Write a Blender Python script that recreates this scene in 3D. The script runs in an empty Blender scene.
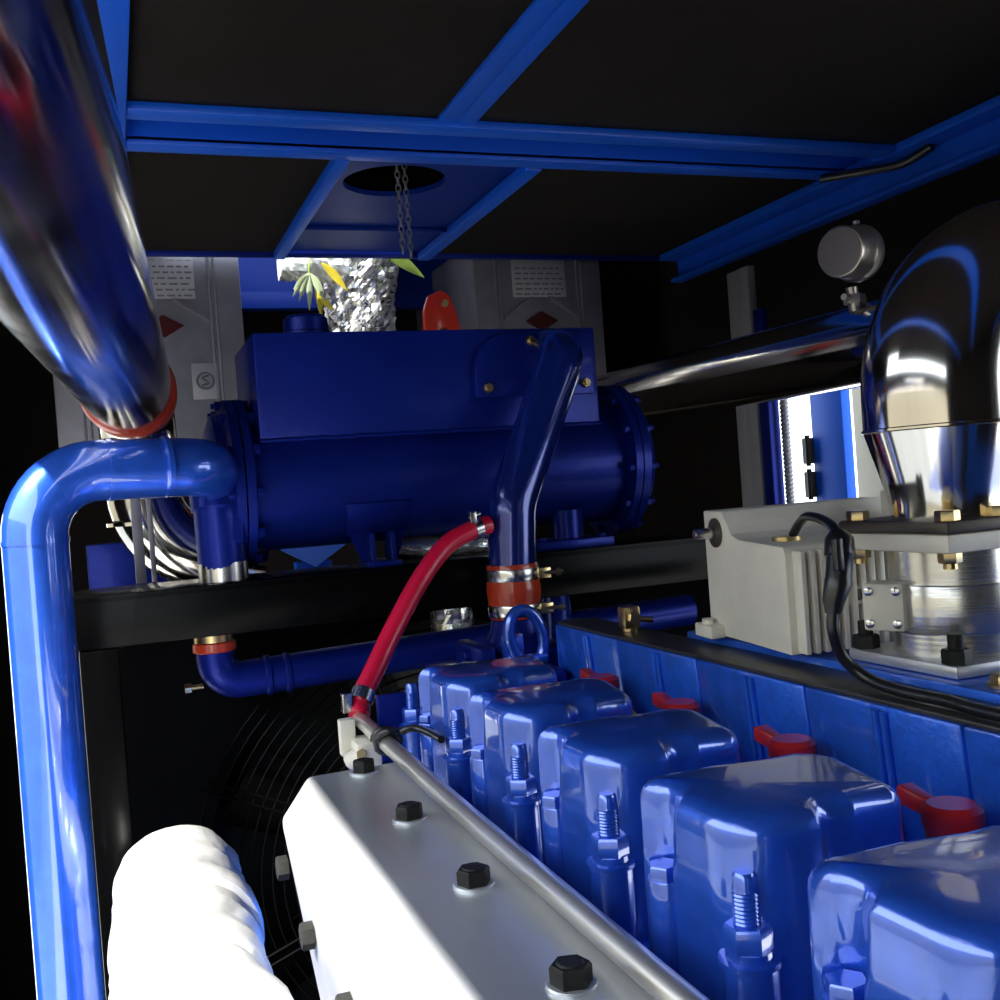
import bpy, bmesh, math, random
from mathutils import Vector, Matrix, noise
random.seed(7)
V = Vector
PI = math.pi
S = bpy.context.scene
COL = S.collection

# ------------------------------------------------------------------ camera
cam_data = bpy.data.cameras.new('camera')
cam_data.sensor_width = 36.0
cam_data.lens = 37.475
cam_data.clip_start = 0.02
cam = bpy.data.objects.new('camera', cam_data)
COL.objects.link(cam)
cam.matrix_world = Matrix(((0.93422, 0.07279, -0.34919, 0.0),
                           (-0.34923, -0.0126, -0.93695, 0.0),
                           (-0.0726, 0.99727, 0.01365, 1.75),
                           (0, 0, 0, 1)))
S.camera = cam

# ------------------------------------------------------------------ world, sun, exposure
S.view_settings.view_transform = 'Standard'
S.view_settings.look = 'None'
S.view_settings.gamma = 1.0
S.view_settings.use_curve_mapping = False
S.view_settings.exposure = 0.68
world = bpy.data.worlds.new('sky')
S.world = world
world.use_nodes = True
wn = world.node_tree
wn.nodes.clear()
w_out = wn.nodes.new('ShaderNodeOutputWorld')
w_bg = wn.nodes.new('ShaderNodeBackground')
w_bg.inputs['Color'].default_value = (0.80, 0.90, 1.0, 1)
w_bg.inputs['Strength'].default_value = 2.4
wn.links.new(w_bg.outputs[0], w_out.inputs[0])
sun_data = bpy.data.lights.new('sun', 'SUN')
sun_data.energy = 12.0
sun_data.angle = math.radians(0.6)
sun_data.color = (1.0, 0.97, 0.90)
sun = bpy.data.objects.new('sun', sun_data)
COL.objects.link(sun)
SUN_DIR = V((-0.62, -0.20, 0.76)).normalized()
sun.rotation_euler = SUN_DIR.to_track_quat('Z', 'Y').to_euler()
sun.location = (-4, -2, 6)


# ------------------------------------------------------------------ materials
def mat(name, color, rough=0.5, metal=0.0, coat=0.0, bump=0.0, bscale=60.0, var=0.0, vscale=6.0,
        spec=0.5, rvar=0.0, emit=None, stretch=None, btype='noise', detail=3.0, coat_ior=1.5):
    m = bpy.data.materials.new(name)
    m.use_nodes = True
    nt = m.node_tree
    b = nt.nodes['Principled BSDF']
    b.inputs['Base Color'].default_value = (*color, 1)
    b.inputs['Roughness'].default_value = rough
    b.inputs['Metallic'].default_value = metal
    b.inputs['Specular IOR Level'].default_value = spec
    if coat:
        b.inputs['Coat Weight'].default_value = coat
        b.inputs['Coat Roughness'].default_value = 0.06
        b.inputs['Coat IOR'].default_value = coat_ior
    tc = nt.nodes.new('ShaderNodeTexCoord')
    mp = nt.nodes.new('ShaderNodeMapping')
    nt.links.new(tc.outputs['Object'], mp.inputs[0])
    if stretch:
        mp.inputs['Scale'].default_value = stretch
    n1 = nt.nodes.new('ShaderNodeTexNoise')
    n1.inputs['Scale'].default_value = vscale
    n1.inputs['Detail'].default_value = 5
    nt.links.new(mp.outputs[0], n1.inputs['Vector'])
    if var:
        r = nt.nodes.new('ShaderNodeValToRGB')
        r.color_ramp.elements[0].position = 0.3
        r.color_ramp.elements[1].position = 0.7
        r.color_ramp.elements[0].color = (*[c * (1 - var) for c in color], 1)
        r.color_ramp.elements[1].color = (*[min(1, c * (1 + var)) for c in color], 1)
        nt.links.new(n1.outputs['Fac'], r.inputs[0])
        nt.links.new(r.outputs[0], b.inputs['Base Color'])
    if rvar:
        mr = nt.nodes.new('ShaderNodeMapRange')
        mr.inputs['To Min'].default_value = max(0.02, rough - rvar)
        mr.inputs['To Max'].default_value = rough + rvar
        nt.links.new(n1.outputs['Fac'], mr.inputs['Value'])
        nt.links.new(mr.outputs[0], b.inputs['Roughness'])
    if bump:
        if btype == 'voronoi':
            n2 = nt.nodes.new('ShaderNodeTexVoronoi')
            n2.inputs['Scale'].default_value = bscale
            src = n2.outputs['Distance']
        else:
            n2 = nt.nodes.new('ShaderNodeTexNoise')
            n2.inputs['Scale'].default_value = bscale
            n2.inputs['Detail'].default_value = detail
            src = n2.outputs['Fac']
        nt.links.new(mp.outputs[0], n2.inputs['Vector'])
        bp = nt.nodes.new('ShaderNodeBump')
        bp.inputs['Strength'].default_value = bump
        bp.inputs['Distance'].default_value = 0.004
        nt.links.new(src, bp.inputs['Height'])
        nt.links.new(bp.outputs[0], b.inputs['Normal'])
    return m


M = {}
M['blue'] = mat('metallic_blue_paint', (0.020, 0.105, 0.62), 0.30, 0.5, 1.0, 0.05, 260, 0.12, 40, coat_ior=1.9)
M['blue_cast'] = mat('metallic_blue_paint_on_casting', (0.022, 0.150, 0.78), 0.38, 0.5, 0.6, 0.18, 190, 0.15, 50, coat_ior=1.7)
M['tank_blue'] = mat('satin_blue_shaded', (0.004, 0.014, 0.185), 0.36, 0.4, 0.06, 0.08, 120, 0.12, 8, spec=0.18)  # the engine's blue paint, darkened for the weaker light around the tank
M['door_blue'] = mat('door_blue_paint', (0.003, 0.075, 0.50), 0.5, spec=0.2)
M['panel_blue'] = mat('dark_blue_panel_paint', (0.002, 0.020, 0.20), 0.45, spec=0.15)
M['strip'] = mat('dull_dark_seam', (0.03, 0.028, 0.028), 0.38, 0.0, 0, 0.08, 60, 0.2, 20)
M['pipe_blue'] = mat('glossy_blue_shaded', (0.004, 0.018, 0.20), 0.22, 0.45, 0.9, 0.10, 70, 0.12, 8)  # the tank's shade-darkened blue with a gloss coat
M['frame_blue'] = mat('frame_blue_paint', (0.003, 0.088, 0.60), 0.42, 0.0, 0.0, 0.03, 80, 0.08, 5)
M['foam'] = mat('black_acoustic_foam', (0.011, 0.0085, 0.0075), 0.95, 0, 0, 0.4, 120, 0.15, 4, spec=0.15)
M['black'] = mat('black_paint', (0.002, 0.002, 0.0022), 0.22, 0, 0.0, 0.05, 40, 0.2, 6, spec=0.07)
M['black_matt'] = mat('matt_black_paint', (0.002, 0.002, 0.0023), 0.7, 0, 0, 0.05, 60, 0.2, 6, spec=0.04)
M['core'] = mat('radiator_core', (0.006, 0.006, 0.006), 0.8, 0, 0, 0.5, 200, 0.2, 10, spec=0.2)
M['chrome'] = mat('polished_stainless', (0.74, 0.70, 0.65), 0.12, 1.0, 0, 0.03, 12, 0.06, 5, rvar=0.05)
M['chrome_smudged'] = mat('smudged_stainless', (0.70, 0.68, 0.67), 0.14, 1.0, 0, 0.04, 14, 0.10, 9, rvar=0.10)
M['steel'] = mat('brushed_steel', (0.62, 0.61, 0.58), 0.24, 1.0, 0, 0.06, 90, 0.08, 30, stretch=(1, 1, 0.2))
M['rail'] = mat('steel_tube', (0.74, 0.70, 0.64), 0.32, 0.85, 0, 0.06, 60, 0.12, 20, stretch=(1, 0.1, 1))
M['alu'] = mat('milled_aluminium', (0.62, 0.63, 0.64), 0.34, 0.65, 0, 0.10, 40, 0.10, 9, rvar=0.16, stretch=(1.6, 0.5, 1))
M['alu_lathe'] = mat('turned_aluminium', (0.74, 0.73, 0.70), 0.26, 0.9, 0, 0.10, 50, 0.05, 10, stretch=(0.15, 0.15, 6))
M['alu_cast'] = mat('cast_aluminium', (0.82, 0.78, 0.67), 0.55, 0.10, 0, 0.12, 150, 0.08, 12)
M['galv'] = mat('galvanised_sheet', (0.22, 0.21, 0.245), 0.45, 0.5, 0, 0.05, 30, 0.12, 12)
M['label_grey'] = mat('label_plate', (0.34, 0.33, 0.36), 0.5, 0.2)
M['ink'] = mat('label_ink', (0.12, 0.12, 0.15), 0.6)
M['red_diamond'] = mat('dark_red_enamel', (0.055, 0.004, 0.006), 0.5, spec=0.2)
M['red_hose'] = mat('red_silicone_hose', (0.62, 0.006, 0.045), 0.32, 0, 0.3, 0.05, 80, 0.08, 20)
M['red_boot'] = mat('red_plastic', (0.58, 0.018, 0.02), 0.36, 0, 0.2, 0.04, 60, 0.08, 20)
M['silicone'] = mat('orange_silicone', (0.42, 0.035, 0.010), 0.30, 0, 0.5, 0.35, 70, 0.15, 30)
M['brass'] = mat('zinc_plated_brass', (0.66, 0.50, 0.24), 0.28, 1.0, 0, 0.05, 60, 0.1, 20)
M['rubber'] = mat('black_rubber', (0.012, 0.012, 0.012), 0.32, 0, 0.2, 0.03, 60)
M['bolt_black'] = mat('black_oxide_steel', (0.014, 0.014, 0.013), 0.5, 0.0, 0, 0.12, 200, 0.2, 60, spec=0.2)
M['foil'] = mat('crumpled_foil', (0.86, 0.86, 0.85), 0.20, 0.85, 0, 0.9, 24, 0, 5, btype='voronoi')
M['foil_tape'] = mat('aluminium_tape_wrap', (0.74, 0.74, 0.72), 0.34, 0.55, 0, 0.55, 26, 0.04, 10)
M['orange_red'] = mat('orange_red_paint', (0.75, 0.035, 0.012), 0.38, 0, 0.3)
M['leaf'] = mat('leaf_green', (0.20, 0.30, 0.05), 0.5, 0, 0, 0.1, 60, 0.3, 20)
M['leaf_pale'] = mat('pale_leaf', (0.42, 0.50, 0.30), 0.5, 0, 0, 0.1, 60, 0.2, 20)
M['leaf_yellow'] = mat('yellow_leaf', (0.62, 0.50, 0.03), 0.5, 0, 0, 0.1, 60, 0.2, 20)
M['wire_yellow'] = mat('yellow_wire', (0.45, 0.38, 0.02), 0.4)
M['cream'] = mat('cream_panel_paint', (0.80, 0.74, 0.60), 0.5, 0, 0, 0.03, 20, 0.05, 4)
M['concrete'] = mat('pale_concrete', (0.50, 0.49, 0.46), 0.9, 0, 0, 0.2, 8, 0.12, 2)
M['reflection_wall'] = mat('reflection_wall_ochre', (0.36, 0.31, 0.22), 0.9, 0, 0, 0.1, 10, 0.1, 3)
M['floor'] = mat('dark_steel_floor', (0.03, 0.03, 0.032), 0.7, 0, 0, 0.15, 20, 0.2, 4)
M['white_clip'] = mat('pale_plastic', (0.70, 0.66, 0.56), 0.5)
M['gauge'] = mat('satin_nickel', (0.50, 0.45, 0.42), 0.33, 0.9, 0, 0.03, 60)
M['gauge_dark'] = mat('dull_nickel_face', (0.20, 0.18, 0.19), 0.55, 0.5, 0, 0.05, 60)
M['dark_plate'] = mat('dark_gasket_steel', (0.10, 0.085, 0.07), 0.45, 0.6, 0, 0.1, 60, 0.2, 20)


# ------------------------------------------------------------------ mesh helpers
class MB:
    def __init__(s):
        s.bm = bmesh.new()

    def box(s, lo, hi, bev=0.0, seg=2):
        b = bmesh.new()
        bmesh.ops.create_cube(b, size=1.0)
        lo = V(lo); hi = V(hi)
        c = (lo + hi) / 2; d = hi - lo
        for v in b.verts:
            v.co = V((v.co.x * d.x, v.co.y * d.y, v.co.z * d.z)) + c
        if bev:
            bmesh.ops.bevel(b, geom=b.edges[:], offset=bev, segments=seg, profile=0.5, affect='EDGES')
        s.merge(b)
        return s

    def merge(s, b, mtx=None):
        me = bpy.data.meshes.new('tmp')
        if mtx is not None:
            bmesh.ops.transform(b, matrix=mtx, verts=b.verts[:])
        b.to_mesh(me); b.free()
        s.bm.from_mesh(me)
        bpy.data.meshes.remove(me)

    def loft(s, rings, cap0=True, cap1=True, close=True):
        bm = s.bm
        rs = [[bm.verts.new(p) for p in r] for r in rings]
        n = len(rs[0])
        for a, b in zip(rs, rs[1:]):
            for i in range(n if close else n - 1):
                j = (i + 1) % n
                bm.faces.new((a[i], a[j], b[j], b[i]))
        if cap0: bm.faces.new(list(reversed(rs[0])))
        if cap1: bm.faces.new(rs[-1])
        return s

    def tube(s, pts, r, n=16, caps=True, wob=0.0):
        pts = [V(p) for p in pts]
        k = len(pts)
        rad = r if isinstance(r, (list, tuple)) else [r] * k
        tang = []
        for i in range(k):
            a = pts[max(0, i - 1)]; b = pts[min(k - 1, i + 1)]
            tang.append((b - a).normalized())
        t = tang[0]
        u = t.orthogonal().normalized()
        rings = []
        for i in range(k):
            t2 = tang[i]
            q = t.rotation_difference(t2)
            u = (q @ u).normalized(); t = t2
            w = t.cross(u).normalized()
            ring = []
            for j in range(n):
                a = 2 * PI * j / n
                d = u * math.cos(a) + w * math.sin(a)
                p = pts[i] + d * rad[i]
                if wob:
                    p = p + d * (noise.noise(p * 28) * wob + noise.noise(p * 70) * wob * 0.6)
                ring.append(p)
            rings.append(ring)
        s.loft(rings, caps, caps)
        return s

    def lathe(s, prof, origin=(0, 0, 0), axis=(0, 0, 1), n=24, caps=True):
        q = V((0, 0, 1)).rotation_difference(V(axis).normalized())
        o = V(origin)
        rings = [[o + q @ V((r * math.cos(2 * PI * j / n), r * math.sin(2 * PI * j / n), z)) for j in range(n)]
                 for r, z in prof]
        s.loft(rings, caps, caps)
        return s

    def hexa(s, r, h, origin, axis=(0, 0, 1), rot=0.3):
        q = V((0, 0, 1)).rotation_difference(V(axis).normalized())
        o = V(origin)
        def ring(rr, z):
            return [o + q @ V((rr * math.cos(rot + PI / 3 * j), rr * math.sin(rot + PI / 3 * j), z)) for j in range(6)]
        s.loft([ring(r, 0), ring(r, h * 0.85), ring(r * 0.9, h)])
        return s

    def prism(s, poly, vec, bev=0.0):
        b = bmesh.new()
        a = [b.verts.new(p) for p in poly]
        c = [b.verts.new(V(p) + V(vec)) for p in poly]
        n = len(poly)
        b.faces.new(list(reversed(a))); b.faces.new(c)
        for i in range(n):
            j = (i + 1) % n
            b.faces.new((a[i], a[j], c[j], c[i]))
        bmesh.ops.recalc_face_normals(b, faces=b.faces[:])
        if bev:
            bmesh.ops.bevel(b, geom=b.edges[:], offset=bev, segments=2, profile=0.5, affect='EDGES')
        s.merge(b)
        return s

    def done(s, name, m, parent=None, smooth=True, angle=38):
        bm = s.bm
        bmesh.ops.recalc_face_normals(bm, faces=bm.faces[:])
        if smooth:
            lim = math.radians(angle)
            for f in bm.faces: f.smooth = True
            for e in bm.edges:
                if len(e.link_faces) == 2 and e.calc_face_angle(0) > lim:
                    e.smooth = False
        me = bpy.data.meshes.new(name)
        bm.to_mesh(me); bm.free()
        me.materials.append(M[m])
        o = bpy.data.objects.new(name, me)
        COL.objects.link(o)
        if parent is not None:
            o.parent = parent
            bpy.context.view_layer.update()
            o.matrix_parent_inverse = parent.matrix_world.inverted()
        return o


def fillet(pts, rads, seg=8, step=0.03):
    """polyline with rounded corners, resampled"""
    pts = [V(p) for p in pts]
    out = [pts[0]]
    for i in range(1, len(pts) - 1):
        p = pts[i]
        a = (pts[i - 1] - p).normalized(); b = (pts[i + 1] - p).normalized()
        ang = a.angle(b)
        r = rads[i - 1] if isinstance(rads, (list, tuple)) else rads
        if r <= 0 or ang > PI - 0.02:
            out.append(p); continue
        d = r / math.tan(ang / 2)
        c = p + (a + b).normalized() * (r / math.sin(ang / 2))
        s0 = p + a * d - c; s1 = p + b * d - c
        tot = s0.angle(s1); ax = s0.cross(s1).normalized()
        for k in range(seg + 1):
            out.append(c + Matrix.Rotation(tot * k / seg, 3, ax) @ s0)
    out.append(pts[-1])
    return out


def catmull(pts, n=8):
    pts = [V(p) for p in pts]
    P = [pts[0] * 2 - pts[1]] + pts + [pts[-1] * 2 - pts[-2]]
    out = []
    for i in range(1, len(P) - 2):
        a, b, c, d = P[i - 1], P[i], P[i + 1], P[i + 2]
        for k in range(n):
            t = k / n
            out.append(0.5 * (2 * b + (c - a) * t + (2 * a - 5 * b + 4 * c - d) * t * t + (3 * b - a - 3 * c + d) * t ** 3))
    out.append(pts[-1])
    return out


def subdiv(pts, step):
    out = [V(pts[0])]
    for a, b in zip(pts, pts[1:]):
        a = V(a); b = V(b)
        k = max(1, int((b - a).length / step))
        for i in range(1, k + 1):
            out.append(a.lerp(b, i / k))
    return out


def tag(o, label, cat, group=None):
    o['label'] = label; o['category'] = cat
    if group: o['group'] = group
    return o


def thing(name, label, cat, loc=(0, 0, 0), group=None):
    o = bpy.data.objects.new(name, None)
    COL.objects.link(o)
    o.location = loc
    bpy.context.view_layer.update()
    return tag(o, label, cat, group)


def struct(o):
    o['kind'] = 'structure'
    return o


def copy_tree(o, parent=None):
    c = o.copy(); COL.objects.link(c)
    if parent is not None:
        c.parent = parent
        c.matrix_parent_inverse = o.matrix_parent_inverse.copy()
    for ch in list(o.children): copy_tree(ch, c)
    return c


# ------------------------------------------------------------------ setting
ZC = 2.45
struct(MB().box((-0.6, -1.6, -0.05), (1.9, 3.7, 0.0)).done('floor', 'floor'))
struct(MB().box((-14, -14, -0.25), (14, 14, -0.15)).done('trim_1', 'concrete'))   # the yard outside
struct(MB().box((-5.3, -9, -0.15), (-5.0, 9, 3.0)).done('trim_14', 'reflection_wall'))       # unseen wall added at left for its dull ochre reflection in the steel
HX, HY, HR = 0.650, 2.275, 0.116
c = MB()
c.box((-0.6, -1.6, ZC), (1.85, 1.875, ZC + 0.02))
c.box((-0.6, 2.075, ZC), (0.50, 2.96, ZC + 0.02))
c.box((0.90, 2.075, ZC), (1.85, 2.96, ZC + 0.02))
c.box((-0.6, 1.875, ZC), (0.07, 2.075, ZC + 0.02)); c.box((1.74, 1.875, ZC), (1.85, 2.075, ZC + 0.02))
struct(c.done('ceiling', 'foam'))
# rear plenum roof with an opening towards the sky
c = MB()
c.box((-0.6, 3.30, 2.75), (1.85, 3.7, 2.80)); c.box((0.60, 2.90, 2.75), (1.85, 3.30, 2.80))
c.box((-0.6, 2.90, 2.75), (-0.1, 3.30, 2.80))
c.box((0.85, 2.90, 2.47), (1.85, 2.96, 2.80)); c.box((-0.6, 2.90, 2.47), (0.20, 2.96, 2.80))  # added unseen strips; with the narrowed opening they keep sun off the cabinets
struct(c.done('trim_2', 'foam'))
# left wall with a wide open doorway
c = MB()
c.box((-0.51, -1.6, 2.29), (-0.45, 1.12, 2.80)); c.box((-0.51, 1.12, 2.42), (-0.45, 3.7, 2.80)); c.box((-0.51, 1.58, 0.0), (-0.45, 2.0, 2.42)); c.box((-0.51, 2.9, 0.0), (-0.45, 3.7, 2.42)); c.box((-0.51, 2.0, 1.85), (-0.45, 2.9, 2.42)); c.box((-0.51, -1.6, 0), (-0.45, -0.9, 2.29))  # stepped header and unseen rear opening added to let light in
struct(c.done('wall_left', 'foam'))
c = MB()
c.box((1.78, -1.6, 2.20), (1.84, 3.7, 2.80)); c.box((1.78, 2.58, 0), (1.84, 3.7, 2.20)); c.box((1.78, 0.75, 0), (1.84, 2.06, 2.20)); c.box((1.78, 2.06, 1.985), (1.84, 2.58, 2.20))
c.box((1.78, -1.6, 0), (1.84, -0.7, 2.20)); c.box((1.78, 2.06, 0), (1.84, 2.58, 0.9))
struct(c.done('wall_right', 'foam'))
struct(MB().box((-0.51, 3.64, 0), (1.84, 3.70, 2.80)).done('wall_back', 'foam'))
struct(MB().box((-0.51, -1.66, 0), (1.84, -1.60, 2.6)).done('wall_front', 'foam'))


c = MB().box((0.07, 1.865, 2.432), (1.74, 1.915, 2.448), .003).box((0.07, 2.035, 2.432), (1.74, 2.085, 2.448), .003)
c.box((0.07, 1.905, 2.44), (1.74, 1.915, 2.515)).box((0.07, 2.035, 2.44), (1.74, 2.045, 2.515)).box((0.07, 1.905, 2.505), (1.74, 2.045, 2.515))
c.box((0.06, 1.875, 2.44), (0.075, 2.075, 2.515)).box((1.735, 1.875, 2.44), (1.75, 2.075, 2.515))
struct(c.done('trim_3', 'frame_blue'))
c = MB().box((0.625, -1.5, 2.440), (0.662, 1.865, ZC), 0.002).box((0.664, -1.5, 2.440), (0.70, 1.865, ZC), 0.002)
struct(c.done('trim_4', 'frame_blue'))
struct(MB().box((0.0, -1.5, 2.425), (0.072, 2.96, ZC), 0.002).done('trim_5', 'frame_blue'))
# side channel along the right wall
c = MB()
c.box((1.70, -1.5, 2.43), (1.78, 2.94, ZC), 0.002); c.box((1.765, -1.5, 2.372), (1.78, 2.94, 2.43)); c.box((1.735, -1.5, 2.362), (1.78, 2.94, 2.374), 0.002)
struct(c.done('trim_6', 'frame_blue'))
# blue recessed panel with the round opening
ring_n = 48
c = MB()
def sq(t, z):
    x0, x1, y0, y1 = 0.50, 0.90, 2.085, 2.94
    dx, dy = math.cos(t), math.sin(t)
    k = min((x1 - HX if dx > 0 else HX - x0) / max(abs(dx), 1e-6), (y1 - HY if dy > 0 else HY - y0) / max(abs(dy), 1e-6))
    return V((HX + dx * k, HY + dy * k, z))
angs = sorted([2 * PI * j / ring_n for j in range(ring_n)] + [math.atan2(yy - HY, xx - HX) % (2 * PI) for xx in (0.5, 0.9) for yy in (2.085, 2.94)])
outer = [sq(t, 2.452) for t in angs]; inner = [V((HX + HR * math.cos(t), HY + HR * math.sin(t), 2.452)) for t in angs]
up = [p + V((0, 0, 0.012)) for p in inner]; oup = [p + V((0, 0, 0.012)) for p in outer]
c.loft([oup, outer, inner, up, oup], False, False)
c.box((0.50, 2.66, 2.440), (0.90, 2.672, 2.452), 0.002)
struct(c.done('trim_7', 'panel_blue'))
struct(MB().box((0.475, 2.085, 2.428), (0.505, 2.945, 2.450), 0.002).box((0.895, 2.085, 2.428), (0.93, 2.945, 2.450), 0.002).done('trim_15', 'frame_blue'))
struct(MB().lathe([(HR + .012, 0.0), (HR + .012, .10), (0.001, .10)], (HX, HY, 2.463), n=32, caps=False).done('trim_8', 'black_matt'))
struct(MB().box((-0.45, 2.945, 2.436), (1.78, 2.962, ZC + .02), 0.002).done('trim_9', 'tank_blue'))
struct(MB().box((0.30, 3.42, 2.38), (1.20, 3.46, 2.62), 0.003).box((0.30, 3.40, 2.375), (1.20, 3.46, 2.43), 0.003).done('trim_10', 'panel_blue'))
# right doorway: galvanised post, rubber seal, cream jamb
c = MB().box((1.755, 2.545, 0.0), (1.79, 2.60, 2.33), 0.004).box((1.76, 2.60, 0.0), (1.78, 2.66, 2.33), 0.004)
struct(c.done('trim_11', 'label_grey'))
struct(MB().box((1.762, 2.50, 0.9), (1.80, 2.545, 2.2), 0.004).done('trim_12', 'tank_blue'))
c = MB()
for i in range(60):
    c.lathe([(0.010, 0), (0.014, 0.006), (0.010, 0.012)], (1.80, 2.478, 1.45 + 0.012 * i), n=10, caps=(i in (0, 59)))
struct(c.done('trim_13', 'galv'))
d = struct(MB().box((2.35, 2.915, -0.15), (2.39, 3.085, 2.4), 0.004).done('door_1', 'door_blue'))
c = MB()
for z in (1.64, 1.76):
    c.box((2.325, 3.077, z - .012), (2.355, 3.113, z + .08), .003)
    c.tube([(2.33, 3.087, z - .02), (2.33, 3.087, z + .09)], .009, 10)
c.done('door_hinge', 'bolt_black', d)
struct(MB().box((2.30, 2.50, -0.15), (2.34, 2.80, 2.4), .004).done('door_2', 'cream'))

# ------------------------------------------------------------------ radiator and its frame
rad = thing('radiator', 'black radiator package with fan guard below the blue tank', 'radiator', (0.5, 1.6, 0))
c = MB()
c.box((-0.065, 1.58, 1.560), (1.45, 1.592, 1.634), 0.002)
c.box((-0.065, 1.58, 1.624), (1.45, 1.745, 1.636), 0.002)
c.done('top_beam', 'black', rad)
MB().box((-0.058, 1.58, 0.0), (-0.005, 1.64, 1.559), 0.003).done('post', 'black', rad)
MB().box((1.36, 1.58, 0.0), (1.42, 1.64, 1.559), 0.003).done('post', 'black', rad)
FX, FZ, FR = 0.52, 1.10, 0.42
c = MB()
aa = [2 * PI * j / 64 for j in range(64)]
def sqf(t, y):
    x0, x1, z0, z1 = -0.005, 1.36, 0.2, 1.555
    dx, dz = math.cos(t), math.sin(t)
    k = min((x1 - FX if dx > 0 else FX - x0) / max(abs(dx), 1e-6), (z1 - FZ if dz > 0 else FZ - z0) / max(abs(dz), 1e-6))
    return V((FX + dx * k, y, FZ + dz * k))
o1 = [sqf(t, 1.80) for t in aa]; i1 = [V((FX + FR * math.cos(t), 1.80, FZ + FR * math.sin(t))) for t in aa]
i2 = [p + V((0, 0.06, 0)) for p in i1]; o2 = [p + V((0, .06, 0)) for p in o1]
c.loft([o2, o1, i1, i2], False, False)
c.done('fan_shroud', 'black_matt', rad)
MB().box((-0.005, 1.90, 0.2), (1.36, 1.98, 1.555)).done('core', 'core', rad)
g = MB()
for k in range(20):
    r = 0.09 + k * 0.0185
    g.tube([(FX + r * math.cos(t), 1.785, FZ + r * math.sin(t)) for t in [2 * PI * j / 56 for j in range(57)]], 0.0016, 5, False)
for k in range(8):
    t = PI * k / 4 + .35
    for off in (-.008, .008):
        g.tube([(FX + .05 * math.cos(t) - off * math.sin(t), 1.779, FZ + .05 * math.sin(t) + off * math.cos(t)),
                (FX + .45 * math.cos(t) - off * math.sin(t), 1.785, FZ + .45 * math.sin(t) + off * math.cos(t))], 0.0028, 6)
g.done('fan_guard', 'black', rad)
f = MB()
f.lathe([(0.07, 0), (0.075, .05), (0.04, .06)], (FX, 1.80, FZ), (0, 1, 0))
for k in range(7):
    t = 2 * PI * k / 7
    er = V((math.cos(t), 0, math.sin(t))); et = V((-math.sin(t), 0, math.cos(t)))
    o = V((FX, 1.83, FZ))
    f.loft([[o + er * r + et * w + V((0, yy + w * .5, 0)) for w, yy in ((-ww, 0), (0, -.006), (ww, 0), (ww, .004), (0, -.002), (-ww, .004))]
            for r, ww in ((.06, .03), (.2, .06), (.39, .075))])
f.done('fan', 'black', rad)

# blue pipe that hangs below the beam
lp = thing('coolant_pipe', 'dark blue horizontal coolant pipe hanging below the black beam', 'pipe', (0.13, 1.66, 1.47))
pth = fillet([(0.133, 1.665, 1.532), (0.133, 1.665, 1.478), (0.97, 1.66, 1.500)], [0.036], 10)
MB().tube(pth, 0.0285, 24).done('pipe_body', 'tank_blue', lp)
for x in (0.205, 0.235):
    MB().lathe([(0.029, 0), (0.0315, 0.003), (0.0315, 0.008), (0.029, .011)], (x, 1.664, 1.480), (1, 0, .026), caps=False).done('weld_bead', 'tank_blue', lp)
MB().lathe([(0.031, 0), (0.033, .002), (.033, .014), (.031, .016)], (0.133, 1.665, 1.527)).done('silicone_sleeve', 'silicone', lp)
MB().lathe([(0.030, 0), (.030, .03)], (0.133, 1.665, 1.541)).done('hose_clamp', 'brass', lp)
MB().lathe([(.004, 0), (.004, .022)], (0.090, 1.665, 1.475), (1, 0, 0), 10).hexa(.008, .01, (0.085, 1.665, 1.475), (1, 0, 0)).done('clamp_screw', 'brass', lp)

MB().tube([(0.692, 1.625, 1.47), (0.692, 1.625, 1.559)], .026, 20).done('branch_pipe', 'pipe_blue', lp)
# foil wrapped pipe behind the beam
c = MB().tube(subdiv([(0.540, 1.732, 1.30), (0.540, 1.732, 1.618)], .008), 0.037, 40, True, 0.004)
tag(c.done('foil_wrapped_pipe', 'foil', None, False), 'crumpled foil-wrapped upright pipe behind the red hose and black beam', 'pipe')

c = MB().tube(subdiv([(0.440, 1.70, 1.6535), (0.615, 1.695, 1.6535)], .008), 0.0165, 28, True, 0.003)
tag(c.done('foil_wrapped_hose', 'foil', None, False), 'short foil-wrapped hose lying on the black beam under the tank, behind the red hose', 'hose')

# ------------------------------------------------------------------ heat exchanger tank
tk = thing('coolant_tank', 'large dark blue tank with box-shaped top lying across the black beam', 'tank', (0.5, 1.72, 1.67))
TY, TZ = 1.722, 1.782
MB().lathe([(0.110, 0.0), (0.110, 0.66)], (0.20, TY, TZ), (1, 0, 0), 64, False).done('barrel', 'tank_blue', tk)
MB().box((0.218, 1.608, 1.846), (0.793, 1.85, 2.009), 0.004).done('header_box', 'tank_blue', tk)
# weld seam under the box
sm = MB()
sm.tube([(0.218 + i * .012, 1.610 + random.uniform(-.0006, .0006), 1.845 + random.uniform(-.001, .001)) for i in range(49)], .0035, 8)
sm.done('weld_seam', 'tank_blue', tk)
MB().lathe([(0.040, 0), (0.040, .012), (.036, .014), (.036, .034), (.030, .040)], (0.318, 1.70, 2.009), (0, 0, 1), 28).done('filler_cap', 'tank_blue', tk)
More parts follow.
